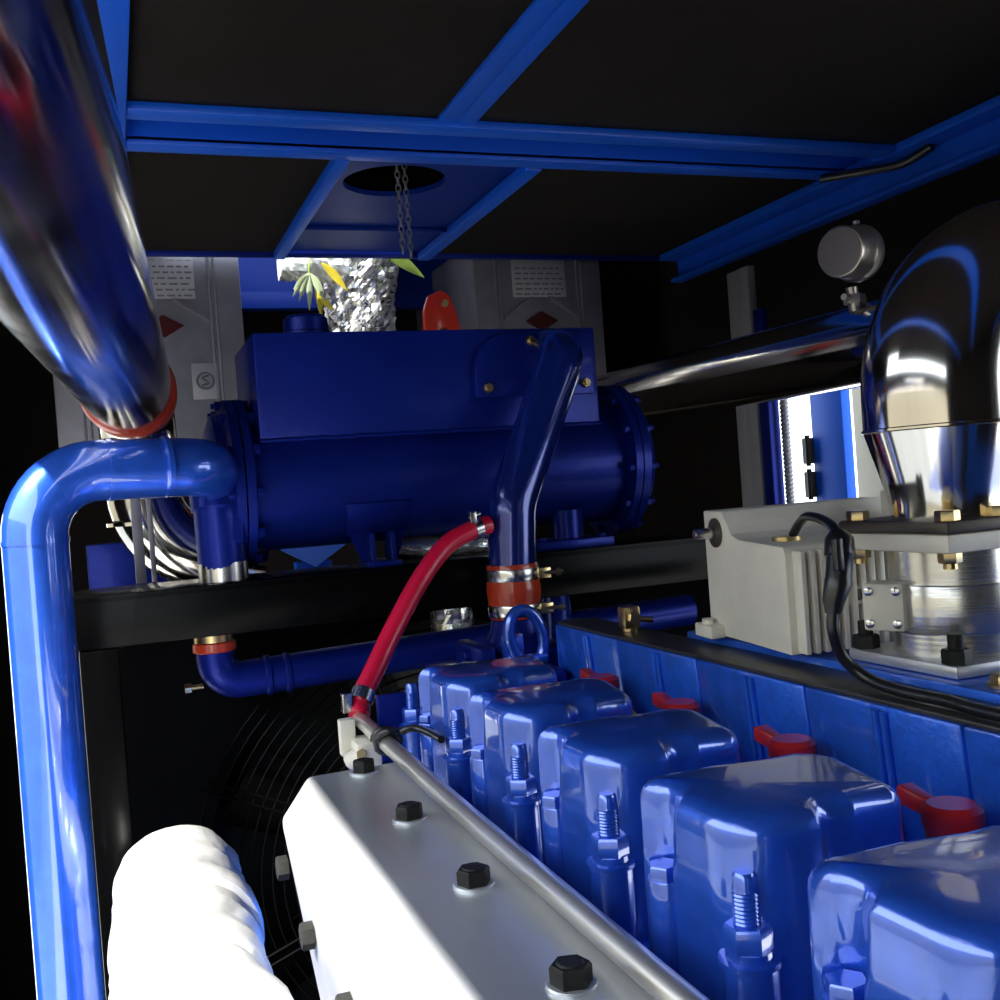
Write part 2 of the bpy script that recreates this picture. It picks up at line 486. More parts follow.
# end covers
def end_cover(x, sgn, name):
    e = MB()
    e.lathe([(0.111, 0), (0.137, 0.0), (0.137, .013)], (x, TY, TZ), (sgn, 0, 0), 64).done('flange', 'tank_blue', tk)
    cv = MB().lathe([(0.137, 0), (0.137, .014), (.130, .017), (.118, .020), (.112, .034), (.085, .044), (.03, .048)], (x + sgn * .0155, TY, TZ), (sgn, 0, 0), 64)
    o = cv.done('end_cover', 'tank_blue', tk)
    for k in range(12):
        b = MB()
        t = 2 * PI * k / 12 + .12
        p = V((x + sgn * .031, TY + .1275 * math.cos(t), TZ + .1275 * math.sin(t)))
        b.hexa(.0085, .010, p, (sgn, 0, 0)); b.lathe([(.0042, -.034), (.0042, .016)], p, (sgn, 0, 0), 8)
        b.hexa(.0085, .010, p + V((-sgn * .042, 0, 0)), (sgn, 0, 0))
        b.done('cover_bolt', 'tank_blue', tk)
end_cover(0.845, 1, 'r')
end_cover(0.205, -1, 'l')
# left water box outlet down to the clamp
c = MB().tube(fillet([(0.150, 1.64, 1.80), (0.150, 1.625, 1.74), (0.152, 1.63, 1.640)], [0.05], 6), [0.040] * 3 + [0.036] * 6, 24)
c.done('outlet_pipe', 'tank_blue', tk)
MB().box((0.128, 1.594, 1.69), (0.185, 1.66, 1.80), .01).done('outlet_boss', 'tank_blue', tk)
MB().lathe([(0.037, 0), (.037, .028)], (0.152, 1.63, 1.637)).done('hose_clamp', 'steel', tk)
# saddle bracket underneath
c = MB()
c.prism([(0.345, 1.616, 1.738), (0.452, 1.616, 1.738), (0.445, 1.650, 1.688), (0.352, 1.650, 1.688)], (0, .04, 0), .002)
c.prism([(0.352, 1.652, 1.690), (0.385, 1.652, 1.690), (0.385, 1.635, 1.637), (0.372, 1.635, 1.637)], (0, .006, 0))
c.prism([(0.412, 1.652, 1.690), (0.446, 1.652, 1.690), (0.424, 1.635, 1.637), (0.412, 1.635, 1.637)], (0, .006, 0))
c.box((0.378, 1.612, 1.637), (0.386, 1.66, 1.69), .001); c.box((0.411, 1.612, 1.637), (0.419, 1.66, 1.69), .001)
c.box((0.370, 1.605, 1.636), (0.426, 1.68, 1.645), .001)
c.done('saddle_bracket', 'tank_blue', tk)
c = MB().box((0.655, 1.60, 1.636), (0.800, 1.70, 1.651), .002)
c.tube([(0.738, 1.655, 1.65), (0.738, 1.655, 1.70)], .027, 20)
for x in (.672, .782): c.lathe([(.007, 0), (.007, .006)], (x, 1.612, 1.651), n=8)
c.done('foot', 'tank_blue', tk)
# bolted plate where the bent pipe leaves the box
pl = [(0.568, 1.895), (0.780, 1.895), (0.780, 2.0), (0.625, 2.0), (0.598, 1.992), (0.577, 1.972), (0.568, 1.945)]
MB().prism([(x, 1.596, z) for x, z in pl], (0, .013, 0), .002).done('pipe_flange', 'tank_blue', tk)
for x, z in ((0.588, 1.910), (0.668, 1.986), (0.763, 1.913)):
    b = MB().hexa(.0085, .008, (x, 1.597, z), (0, -1, 0)); b.lathe([(.005, 0), (.005, .014)], (x, 1.597, z), (0, -1, 0), 10)
    b.done('flange_bolt', 'brass', tk)['label'] = 'brass-coloured bolt'
# bent outlet pipe with orange hose
bp = thing('bent_pipe', 'glossy blue bent pipe leaving the tank front and dropping to the orange hose', 'pipe', (0.57, 1.50, 1.56))
path = fillet([(0.706, 1.592, 1.968), (0.698, 1.535, 1.955), (0.578, 1.50, 1.72), (0.571, 1.50, 1.625)], [0.045, 0.10], 8)
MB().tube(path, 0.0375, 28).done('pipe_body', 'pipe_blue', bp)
hs = thing('hose_connector', 'orange silicone hose piece with two steel clamps under the bent blue pipe', 'hose', (0.571, 1.5, 1.54))
MB().lathe([(0.039, 0), (.0405, .004), (.0405, .02), (.0415, .034), (.0425, .045), (.0405, .058), (.0405, .078), (.039, .083)], (0.571, 1.50, 1.546), n=32).done('sleeve', 'silicone', hs)
for z in (1.5495, 1.604):
    k = MB().lathe([(.0412, 0), (.0418, .001), (.0418, .0165), (.0412, .018)], (0.571, 1.5, z), n=32, caps=False)
    cl = k.done('hose_clamp', 'steel', hs)
    k = MB().box((.603, 1.475, z), (.625, 1.487, z + .016), .001)
    k.tube([(.60, 1.482, z + .008), (.642, 1.468, z + .008)], .003, 8); k.hexa(.006, .007, (.632, 1.471, z + .008), (.9, -.35, 0))
    k.done('clamp_screw', 'brass', cl)

# thin red hose
rh = thing('red_hose', 'curved red silicone hose from blue bent pipe down to the steel rail', 'hose', (0.30, 1.39, 1.46))
pts = catmull([(0.533, 1.487, 1.693), (0.505, 1.482, 1.687), (0.458, 1.475, 1.666), (0.412, 1.46, 1.622), (0.365, 1.44, 1.563), (0.322, 1.41, 1.508), (0.296, 1.39, 1.475), (0.289, 1.372, 1.457)], 6)
MB().tube(pts, 0.0145, 18).done('hose_body', 'red_hose', rh)
k = MB().tube([(0.505, 1.482, 1.687), (0.517, 1.484, 1.690)], .0165, 18); k.box((.497, 1.464, 1.697), (.507, 1.478, 1.715), .001); k.tube([(.495, 1.468, 1.706), (.514, 1.468, 1.712)], .003, 8)
k.done('hose_clamp', 'steel', rh)
k = MB().tube([(0.3025, 1.395, 1.484), (0.294, 1.386, 1.472)], .0168, 18); k.box((.268, 1.37, 1.463), (.281, 1.386, 1.489), .001)
k.done('hose_clamp', 'steel', rh)

# ------------------------------------------------------------------ blue elbow pipe on the left
c = MB()
pp = fillet([(-0.097, 1.50, 0.02), (-0.097, 1.50, 1.812), (0.128, 1.535, 1.808), (0.142, 1.605, 1.800)], [0.085, 0.05], 12)
c.tube(pp, 0.0415, 32)
bl = c.done('standing_pipe', 'blue')
tag(bl, 'thick bright blue pipe standing at left, bending into the tank end', 'pipe')
for x in (0.0, 0.075):
    MB().tube([(x - .003, 1.515, 1.8105), (x + .003, 1.516, 1.8105)], .0430, 28).done('weld_ring', 'blue', bl)
MB().tube([(-0.097, 1.50, 1.718), (-0.097, 1.50, 1.724)], .0428, 28).done('weld_ring', 'blue', bl)

# ------------------------------------------------------------------ chrome pipe left
ch = thing('charge_air_pipe', 'wide polished steel pipe overhead at upper left of the photo', 'pipe', (0, 1.0, 1.9))
A = V((0.036, 1.66, 1.935)); D = V((0.075, 1.0, -0.016)).normalized()
MB().tube([A - D * t for t in (0.0, .3, .6, .9, 1.2, 1.5, 1.9, 2.4)], 0.064, 48).done('pipe_body', 'chrome_smudged', ch)
MB().tube([A + D * t for t in (-.006, .0, .05, .06)], [.0665, .0705, .0705, .0685], 48).done('silicone_sleeve', 'silicone', ch)
B0 = A + D * .055
el = fillet([B0, B0 + D * .14, V((0.055, 1.875, 1.69)), V((0.24, 1.88, 1.64))], [.075, .13], 10)
MB().tube(el, 0.062, 32).done('elbow', 'chrome', ch)
k = MB().tube([(0.052, 1.875, 1.728), (0.052, 1.875, 1.734)], .0635, 32).done('weld_ring', 'chrome', ch)
c = MB().box((0.028, 1.742, 1.637), (0.044, 1.75, 1.86), .001).box((.052, 1.742, 1.637), (.060, 1.75, 1.86), .001)
tag(c.done('support_strip', 'galv'), 'narrow pale metal strip standing behind the blue elbow', 'bracket')

# ------------------------------------------------------------------ chrome compressor pipe right
cp = thing('turbo_pipe', 'big polished steel elbow on the throttle body with pipe running rearward', 'pipe', (0.71, 0.765, 1.69))
TX, TYY = 0.731, 0.765
MB().lathe([(.052, 0), (.052, .012), (.056, .03), (.071, .082), (.0715, .084)], (TX, TYY, 1.691), n=48, caps=False).done('cone', 'chrome', cp)
path = fillet([(TX, TYY, 1.775), (TX, TYY, 1.915), (1.235, TYY, 1.935), (1.235, 1.4, 1.945), (1.295, 2.75, 1.965)], [.115, .11, .5], 16)
MB().tube(path, 0.0712, 48).done('pipe_body', 'chrome', cp)
MB().lathe([(.0712, 0), (.0728, .001), (.0728, .003), (.0712, .004)], (TX, TYY, 1.773), n=48, caps=False).done('weld_ring', 'chrome', cp)
c = MB().tube([(TX, TYY, 1.69)] * 1 + [(TX, TYY, 1.70)], .054, 32)

# round canister on the pipe
gx, gy, gz = 1.180, 1.42, 2.096
ga = thing('breather_canister', 'round dull metal canister on a short fitting above the right steel pipe', 'canister', (1.2, 1.43, 2.01))
ax = V((-0.93, -0.36, -0.04)).normalized()
o = V((gx, gy, gz)) - ax * .035
k = MB().lathe([(.043, 0), (.048, .003), (.048, .012), (.043, .016), (.043, .058), (.041, .062), (.037, .063)], o, ax, 36).done('can', 'gauge', ga)
MB().lathe([(.0385, .0), (.0385, .003), (.036, .0035)], o + ax * .062, ax, 32).done('face', 'gauge_dark', ga)
k = MB().tube([(1.195, 1.43, 2.0), (1.19, 1.43, 2.04)], .010, 12); k.hexa(.018, .016, (1.195, 1.43, 2.012)); k.tube([(1.165, 1.42, 2.022), (1.222, 1.44, 2.022)], .006, 8)
k.done('fitting', 'gauge', ga)
MB().lathe([(.007, 0), (.007, .03)], (1.235, 1.46, 2.13), (0, 0, 1), 10).done('bleed_nipple', 'steel', ga)

# ------------------------------------------------------------------ engine
en = thing('engine_block', 'blue painted engine block carrying the row of cylinder heads', 'engine block', (0.45, 0.6, 0.0))
MB().box((0.302, -0.6, 0.05), (0.78, 1.42, 1.298), 0.01).done('crankcase', 'blue_cast', en)
# side cover: milled aluminium casing
sc_ = thing('side_cover', 'bare aluminium casing with chamfered edge, sunlit, along the engine left side', 'engine cover', (0.25, 0.6, 1.3))
b = bmesh.new()
prof = [(0.300, 1.44), (0.184, 1.44), (0.1495, 1.400), (0.158, 1.18), (0.300, 1.18)]
near = [b.verts.new((x, -0.5, z)) for x, z in prof]
farY = [1.178, 1.178, 1.168, 0.93, 0.93]
far = [b.verts.new((x, y, z)) for (x, z), y in zip(prof, farY)]
b.faces.new(near); b.faces.new(list(reversed(far)))
for i in range(5):
    j = (i + 1) % 5
    b.faces.new((near[i], near[j], far[j], far[i]))
bmesh.ops.recalc_face_normals(b, faces=b.faces[:])
bmesh.ops.bevel(b, geom=b.edges[:], offset=.006, segments=3, profile=.5, affect='EDGES')
c = MB(); c.merge(b)
c.done('casing', 'alu', sc_)
bw = None
for y in (1.150, 0.960, 0.772, 0.588, 0.40):
    k = MB().hexa(.0135, .012, (0.243, y, 1.4425), rot=.2 + y); k.lathe([(.009, 0), (.008, .0012)], (0.243, y, 1.4545), n=16)
    bo = k.done('cover_bolt', 'bolt_black', sc_)
    MB().lathe([(.0165, 0), (.0165, .002), (.0155, .003)], (0.243, y, 1.4397), n=24).done('washer', 'alu', bo)
for y, z in ((1.150, 1.352), (1.005, 1.333), (0.96, 1.25), (.83, 1.34)):
    k = MB().hexa(.013, .012, (0.1512, y, z), (-1, 0, 0)).done('side_bolt', 'bolt_black', sc_)

# steel rail
rl = thing('steel_rail', 'long bare steel tube lying along the aluminium casing edge', 'tube', (0.29, 0.8, 1.44))
MB().tube([(0.2885, 1.38, 1.4535), (0.284, 0.9, 1.4505), (0.2815, -0.3, 1.4505)], 0.0098, 20).done('tube', 'rail', rl)
k = MB().box((0.255, 1.335, 1.415), (0.275, 1.352, 1.462), .002).box((0.268, 1.30, 1.405), (0.300, 1.352, 1.437), .004)
k.tube([(.262, 1.33, 1.41), (.29, 1.31, 1.425)], .012, 10)
k.done('bracket', 'white_clip', rl)
MB().hexa(.007, .008, (.273, 1.300, 1.424), (-.2, -1, .2)).done('bracket_screw', 'brass', rl)
# black wire loop tied on the rail
lp_pts = catmull([(0.277, 1.225, 1.445), (0.275, 1.215, 1.462), (0.288, 1.205, 1.470), (0.302, 1.210, 1.466), (0.316, 1.195, 1.471), (0.322, 1.155, 1.473), (0.3245, 1.112, 1.473)], 6)
k = MB().tube(lp_pts, .0045, 10)
k.tube([(0.289 + .0135 * math.cos(t), 1.212 + .003 * t, 1.4525 + .0135 * math.sin(t)) for t in [PI * j / 8 for j in range(25)]], .004, 8)
tag(k.done('wire_loop', 'rubber'), 'black wire looped round the far end of the steel rail', 'wire')


# cylinder heads, sleeves, covers
def outline(z, infl=0.0):
    """plan of a rocker cover: local origin at x=0.34 (left face), y = far left corner, going -Y toward the camera"""
    P = []
    def arc(cx, cy, r, a0, a1, n):
        for k in range(n + 1):
            a = math.radians(a0 + (a1 - a0) * k / n)
            P.append((cx + r * math.cos(a), cy + r * math.sin(a)))
    # counter-clockwise starting at the far-left corner
    arc(0.352, -0.020, 0.020, 100, 180, 6)
    # left face with pocket: sampled
    for k in range(1, 26):
        P.append((0.332 + .004 * k / 26, -0.020 - (0.072) * k / 26))
    arc(0.374, -0.094, 0.038, 180, 268, 10)
    P.append((0.388, -0.1318))
    arc(0.396, -0.1258, .006, 275, 330, 3)
    P.append((0.4055, -0.1225))
    arc(0.412, -0.1255, .005, 120, 90, 2)
    P += [(0.425, -0.1215), (0.428, -0.1235), (0.433, -0.1235), (0.436, -0.1215)]
    arc(0.460, -0.108, 0.016, 275, 350, 5)
    arc(0.452, -0.042, 0.036, -5, 78, 8)
    P += [(0.44, -0.008), (0.40, -0.001)]
    return P


def cover_ring(z, inset, topz, seat):
    pts = outline(z)
    n = len(pts)
    # outward normals
    res = []
    zr = (z - seat) / (topz - seat)
    for i, (x, y) in enumerate(pts):
        x0, y0 = pts[i - 1]; x1, y1 = pts[(i + 1) % n]
        t = V((x1 - x0, y1 - y0)); t.normalize()
        nx, ny = t.y, -t.x
        px, py = x - nx * inset, y - ny * inset
        if x < 0.346 and -0.085 < y < -0.018:
            wdt = 0.0165 + max(0, zr) * 0.008
            q = abs(y + 0.036) / wdt
            if q < 1:
                px += (0.018 - 0.007 * max(0, min(1, zr))) * (1 - q ** 3)
        res.append(V((px, py, z)))
    return res


def make_head():
    root = thing('cylinder_head', '', 'cylinder head', (0, 0, 1.30))
    c = MB()
    c.box((0.3025, -0.097, 1.30), (0.56, 0.0905, 1.378), .004)
    c.done('head_casting', 'blue_cast', root)
    k = MB()
    for j in range(16):
        yy = -0.090 + j * .0115
        k.lathe([(.0045, 0), (.0035, .004), (.001, .005)], (0.316 + .003 * math.sin(j * 2.1), yy, 1.377), n=8)
    k.done('casting_beads', 'blue_cast', root)
    x, y = 0.346, 0.068
    s_ = MB().lathe([(.0165, 0), (.0182, .004), (.0175, .010), (.0175, .069), (.0170, .072)], (x, y, 1.375), n=32)
    s_ = s_.done('stud_sleeve', 'blue', root)
    MB().lathe([(.0195, 0), (.0195, .0035), (.0150, .0042), (.0145, .009)], (x, y, 1.4472), n=28).done('washer', 'blue', s_)
    MB().hexa(.0150, .0155, (x, y, 1.4560), rot=.5).done('nut', 'blue', s_)
    pr = []
    for j in range(9):
        z = .0 + j * .0025
        pr += [(.0078, z), (.0086, z + .00125)]
    pr += [(.0078, .024), (.0076, .030), (.006, .0325)]
    MB().lathe(pr, (x, y, 1.471), n=20).done('stud', 'blue', s_)
    return root


def make_cover():
    root = thing('rocker_cover', '', 'rocker cover', (0, 0, 1.378))
    TOP = 1.536; SEAT = 1.482
    rings = [cover_ring(1.387, -0.004, TOP, SEAT), cover_ring(1.398, -0.003, TOP, SEAT), cover_ring(1.402, 0.0, TOP, SEAT)]
    for z in (1.43, 1.46, 1.480, 1.484, 1.495, 1.515):
        rings.append(cover_ring(z, 0.0 + (z - 1.40) * .006, TOP, SEAT))
    R = .015
    for k in range(0, 6):
        a = PI / 2 * k / 5
        rings.append(cover_ring(TOP - R + R * math.sin(a), .0008 + R * (1 - math.cos(a)), TOP, SEAT))
    c = MB().loft(rings, True, False)
    # slightly domed top
    last = rings[-1]
    cen = sum(last, V()) / len(last)
    tops = [[p.lerp(cen, f) + V((0, 0, dz)) for p in last] for f, dz in ((0, 0), (.25, .0010), (.6, .0016), (.97, .0018))]
    c.loft(tops, False, True)
    bmesh.ops.remove_doubles(c.bm, verts=c.bm.verts[:], dist=1e-6)
    c.done('cover_shell', 'blue', root, angle=50)
    MB().loft([cover_ring(1.379, -0.010, 1.6, 1.59), cover_ring(1.386, -0.009, 1.6, 1.59), cover_ring(1.388, -0.007, 1.6, 1.59)]).done('cover_flange', 'blue_cast', root)
    x, y = 0.3385, -0.036
    k = MB().lathe([(.0165, 0), (.0145, .006), (.0138, .010), (.0138, .084), (.0132, .0855)], (x, y, 1.388), n=24)
    col_ = k.done('bolt_boss', 'blue', root)
    MB().hexa(.0122, .0095, (x - .001, y, 1.4735), rot=.1).done('cover_bolt', 'blue', col_)
    # far-side bolt lug
    MB().lathe([(.010, 0), (.010, .05), (.008, .055)], (0.490, -0.03, 1.378), n=16).hexa(.0095, .010, (0.490, -.03, 1.433)).done('rear_bolt', 'blue', root)
    return root


PITCH = 0.1895
head0 = make_head(); cov0 = make_cover()
HL = ['nearest blue cylinder head, mostly below the frame at bottom right',
      'second nearest blue cylinder head, its tall nut beside the largest fully visible cover',
      'third blue cylinder head from the camera, under the middle rocker cover',
      'fourth blue cylinder head from the camera, ahead of the small far one',
      'farthest blue cylinder head, beside the lifting eye and red hose']
CL = ['nearest blue rocker cover, cut off by the right edge of the photo',
      'second nearest blue rocker cover, the largest one seen whole',
      'third blue rocker cover from the camera, middle of the row',
      'fourth blue rocker cover from the camera, behind the middle one',
      'farthest and smallest blue rocker cover, below the lifting eye']
for i in range(5):
    y = 0.481 + PITCH * i
    h = head0 if i == 0 else copy_tree(head0)
    h.location.y = y; tag(h, HL[i], 'cylinder head', 'row of cylinder heads')
    cvr = cov0 if i == 0 else copy_tree(cov0)
    cvr.location.y = y; tag(cvr, CL[i], 'rocker cover', 'row of rocker covers')

# blue bracket plate at the far end of the heads
k = MB().box((0.306, 1.335, 1.40), (0.375, 1.345, 1.487), .002)
k.box((0.306, 1.335, 1.30), (0.375, 1.365, 1.40), .002)
tag(k.done('bracket_plate', 'tank_blue'), 'small dark blue plate bracket at the far end of the heads', 'bracket')

# coolant housing with lifting eye
ho = thing('coolant_housing', 'dark blue casting under the orange hose at the engine far end', 'housing', (0.57, 1.47, 1.38))
k = MB().box((0.50, 1.335, 1.30), (0.582, 1.56, 1.49), .012).box((0.475, 1.40, 1.40), (0.50, 1.52, 1.52), .006)
k.box((0.582, 1.47, 1.36), (0.65, 1.56, 1.50), .008)
k.lathe([(.05, 0), (.048, .03), (.040, .045), (.0385, .060)], (0.571, 1.50, 1.485), n=28)
k.done('body', 'tank_blue', ho)
for z in (1.46, 1.505):
    MB().hexa(.009, .010, (0.475, 1.45, z), (-1, 0, 0)).done('bolt', 'tank_blue', ho)
ey = thing('lifting_eye', 'upright blue lifting eye loop in front of the orange hose', 'lifting eye', (0.545, 1.40, 1.48))
loop = []
for j in range(29):
    t = 2 * PI * j / 28
    loop.append(V((0.540 + .026 * math.cos(t) + (.010 * (1 - math.sin(t)) * .5), 1.395, 1.530 + .040 * math.sin(t))))
k = MB().tube(loop, .0085, 12, False)
k.box((0.515, 1.386, 1.4905), (0.575, 1.404, 1.505), .004)
k.done('eye', 'blue', ey)
MB().box((0.512, 1.404, 1.4905), (0.545, 1.414, 1.535), .004).done('lug', 'blue', ey)

# intake manifold with one box per cylinder
mf = thing('intake_manifold', 'long blue boxed manifold with vertical ribs behind the rocker covers', 'manifold', (0.6, 0.9, 1.4))
for i in range(6):
    y0 = 0.235 + .1905 * i; y1 = y0 + .1885
    k = MB().prism([(0.585, y0, 1.545), (0.597, y0, 1.405), (0.64, y0, 1.405), (0.64, y0, 1.545)], (0, y1 - y0, 0), .003)
    sgm = k.done('manifold_segment', 'blue_cast', mf)
    r_ = MB()
    for off in (.082, .092):
        r_.tube([(0.5835, y0 + off, 1.541), (0.5945, y0 + off, 1.41)], .0034, 10)
    r_.done('rib', 'blue_cast', sgm)
k = MB().prism([(0.640, 1.380, 1.545), (0.585, 1.380, 1.545), (0.630, 1.455, 1.54), (0.66, 1.455, 1.54)], (0, 0, -.14), .003)
k.done('end_gusset', 'blue_cast', mf)
MB().box((0.588, 0.235, 1.545), (0.646, 1.38, 1.549), .001).done('top_strip', 'strip', mf)

# red ignition boots with yellow wire
def make_boot():
    r = thing('ignition_boot', '', 'ignition boot', (0.545, 0, 1.43))
    k = MB().lathe([(.017, 0), (.019, .006), (.019, .04), (.0215, .046), (.0215, .056), (.017, .060)], (0.545, 0, 1.432), n=24)
    k.prism([(0.540, .015, 1.489), (0.550, .015, 1.489), (0.553, .048, 1.495), (0.537, .048, 1.495)], (0, 0, -.014), .002)
    k.tube([(0.545, 0, 1.470), (0.551, -.036, 1.462)], [.014, .010], 16)
    k.tube([(0.545, 0.012, 1.438), (0.530, .03, 1.432)], [.012, .008], 12)
    k.done('boot', 'red_boot', r)
    MB().tube([(0.551, -.034, 1.462), (0.554, -.052, 1.457)], [.0085, .006], 12).done('clamp_tip', 'blue', r)
    MB().tube(catmull([(0.551, -.048, 1.457), (0.553, -.075, 1.447), (0.552, -.10, 1.43), (0.55, -.11, 1.385)], 5), .0055, 10).done('ignition_wire', 'wire_yellow', r)
    return r
bt0 = make_boot()
BLB = ['nearest red ignition boot, at the right edge behind the nearest cover',
       'second nearest red ignition boot, behind the largest whole cover',
       'third red ignition boot, behind the middle rocker cover',
       'farthest red ignition boot, at the manifold far end']
for i, y in enumerate((0.597, 0.79, 0.985, 1.175)):
    o = bt0 if i == 0 else copy_tree(bt0)
    o.location.y = y - 0.006; o.location.x += 0.004; o.location.z += 0.007; tag(o, BLB[i], 'ignition boot', 'red ignition boots')

# brass fitting on the manifold end
k = MB().box((0.608, 1.203, 1.553), (0.631, 1.225, 1.582), .003).tube([(0.620, 1.214, 1.5495), (0.620, 1.214, 1.56)], .011, 12)
k.tube([(0.620, 1.22, 1.566), (0.652, 1.21, 1.560)], .004, 8); k.hexa(.009, .006, (.620, 1.203, 1.567), (0, -1, 0))
tag(k.done('brass_fitting', 'brass'), 'small brass block fitting on the far end of the manifold top', 'fitting')

# upper deck plate carrying actuator and throttle
dk = thing('intake_deck', 'flat blue intake box under the finned unit and throttle body', 'intake box', (0.9, 0.8, 1.4))
MB().box((0.648, 0.30, 1.40), (1.30, 1.12, 1.556), .003).done('deck', 'blue_cast', dk)


# finned actuator box
am = thing('actuator_unit', 'pale cast aluminium unit with cooling fins and a shaft on the blue deck', 'actuator', (0.72, 0.97, 1.556))
pf = [(1.068, 1.559), (1.068, 1.703), (1.020, 1.703), (1.008, 1.690), (0.998, 1.677), (0.980, 1.672), (0.880, 1.668), (0.876, 1.660), (0.876, 1.559)]
MB().prism([(0.652, y, z) for y, z in pf], (0.225, 0, 0), .002).done('housing', 'alu_cast', am)
k = MB().lathe([(.024, 0), (.0255, .003), (.0255, .215), (.023, .222)], (0.654, 1.036, 1.678), (1, 0, 0), 28)
k.done('barrel', 'alu_cast', am)
MB().lathe([(.017, 0), (.017, .004), (.010, .005)], (0.6535, 1.036, 1.678), (-1, 0, 0), 24).done('shaft_seal', 'dark_plate', am)
k = MB().lathe([(.0065, 0), (.0065, .026), (.005, .028)], (0.651, 1.036, 1.678), (-1, 0, 0), 12); k.done('shaft', 'steel', am)
for i in range(17):
    x = 0.660 + i * .0120
    MB().box((x, 0.858, 1.561), (x + .0058, 0.8758, 1.664), .0012).done('fin', 'alu_cast', am)
MB().box((0.70, 0.862, 1.604), (0.86, 0.8757, 1.624), .001).done('mounting_bar', 'alu_cast', am)
for x in (.728, .775):
    MB().lathe([(.006, 0), (.006, .002), (.003, .0025)], (x, 0.8618, 1.614), (0, -1, 0), 14).done('screw', 'dark_plate', am)
k = MB().box((0.634, 1.03, 1.557), (0.654, 1.075, 1.572), .002); k.lathe([(.007, 0), (.007, .006)], (0.642, 1.055, 1.572), n=10); k.done('foot', 'alu_cast', am)
MB().box((0.855, 0.90, 1.668), (0.885, 0.99, 1.712), .002).done('end_block', 'alu_cast', am)
MB().lathe([(.017, 0), (.017, .006)], (0.690, 0.935, 1.668), n=20).done('cable_port', 'brass', am)

for ch in am.children:
    for me in [ch.data]:
        for v in me.vertices:
            v.co.x -= max(0.0, 1.068 - v.co.y) * 0.14
# throttle body
th = thing('throttle_body', 'round turned aluminium throttle body with bolted square flanges under the steel elbow', 'throttle body', (TX, TYY, 1.556))
def sqr(h, z0, z1, bev=.003, cx=TX, cy=TYY): return MB().box((cx - h, cy - h, z0), (cx + h, cy + h, z1), bev)
sqr(.071, 1.681, 1.692).done('upper_flange', 'dark_plate', th)
sqr(.070, 1.664, 1.6805).done('lower_flange', 'alu_cast', th)
MB().lathe([(.056, 0), (.056, .034)], (TX, TYY, 1.630), n=48).done('upper_ring', 'alu_lathe', th)
MB().lathe([(.060, 0), (.061, .002), (.061, .043), (.060, .045)], (TX, TYY, 1.588), n=48).done('middle_ring', 'alu_lathe', th)
MB().lathe([(.056, 0), (.056, .022)], (TX, TYY, 1.567), n=48).done('lower_ring', 'alu_lathe', th)
sqr(.070, 1.5565, 1.568).done('base_flange', 'alu', th)
for sx in (-1, 1):
    for sy in (-1, 1):
        x, y = TX + sx * .0575, TYY + sy * .0575
        MB().hexa(.0105, .009, (x, y, 1.692)).done('flange_bolt', 'brass', th)
        k = MB().hexa(.010, -.009, (x, y, 1.664)); k.lathe([(.006, 0), (.006, .014)], (x, y, 1.650), n=10); k.done('flange_nut', 'brass', th)
        k = MB().hexa(.0125, .013, (x, y, 1.568)); k.lathe([(.007, 0), (.007, .026)], (x, y, 1.568), n=12); k.done('base_nut', 'bolt_black', th)
MB().hexa(.0105, .009, (TX, TYY - .0575, 1.692)).done('flange_bolt', 'brass', th)
MB().hexa(.011, .010, (0.672, 0.655, 1.557)).lathe([(.014, 0), (.014, .003)], (0.672, 0.655, 1.5565), n=16).done('deck_bolt', 'brass', th)
# side plate with four screws, facing the camera-left
n_ = V((-0.86, -0.51, 0)).normalized(); tt = V((0, 0, 1)).cross(n_).normalized()
pc = V((TX, TYY, 1.613)) + V((-0.72, 0.69, 0)) * .048 + n_ * .045
m4 = Matrix((tt, V((0, 0, 1)), n_)).transposed().to_4x4(); m4.translation = pc
b = MB().box((-.019, -.022, -.03), (.019, .022, .004), .003)
bmesh.ops.transform(b.bm, matrix=m4, verts=b.bm.verts[:])
sp = b.done('side_plate', 'alu_cast', th)
for u in (-.0125, .0125):
    for v in (-.015, .015):
        MB().lathe([(.0042, 0), (.0042, .0015), (.002, .0025)], pc + tt * u + V((0, 0, v)) + n_ * .004, n_, 12).done('screw', 'steel', sp)

# sensor cable with connector
sc2 = thing('sensor_cable', 'black cable with chunky connector hanging in front of the finned unit', 'cable', (0.70, 0.83, 1.56))
CBL = catmull([(0.672, 0.925, 1.676), (0.668, 0.905, 1.690), (0.652, 0.868, 1.697), (0.622, 0.80, 1.693), (0.598, 0.757, 1.682)], 6)
MB().tube(CBL, .0048, 10).done('upper_wire', 'rubber', sc2)
k = MB()
k.tube([(0.598, 0.757, 1.686), (0.5965, 0.755, 1.682), (0.594, 0.752, 1.668), (0.594, 0.752, 1.666), (0.589, 0.75, 1.648), (0.589, 0.75, 1.645), (0.582, 0.75, 1.628), (0.581, 0.75, 1.618)],
       [.009, .0125, .0135, .0115, .0115, .0125, .0095, .007], 12)
k.box((0.580, 0.738, 1.655), (0.588, 0.746, 1.684), .002)
k.done('connector', 'rubber', sc2)
CB2 = catmull([(0.581, 0.75, 1.620), (0.580, 0.75, 1.603), (0.590, 0.752, 1.578), (0.603, 0.738, 1.560), (0.602, 0.694, 1.5555), (0.604, 0.644, 1.5555), (0.598, 0.587, 1.5555), (0.60, 0.38, 1.5555)], 8)
MB().tube(CB2, .0053, 10).done('lower_wire', 'rubber', sc2)

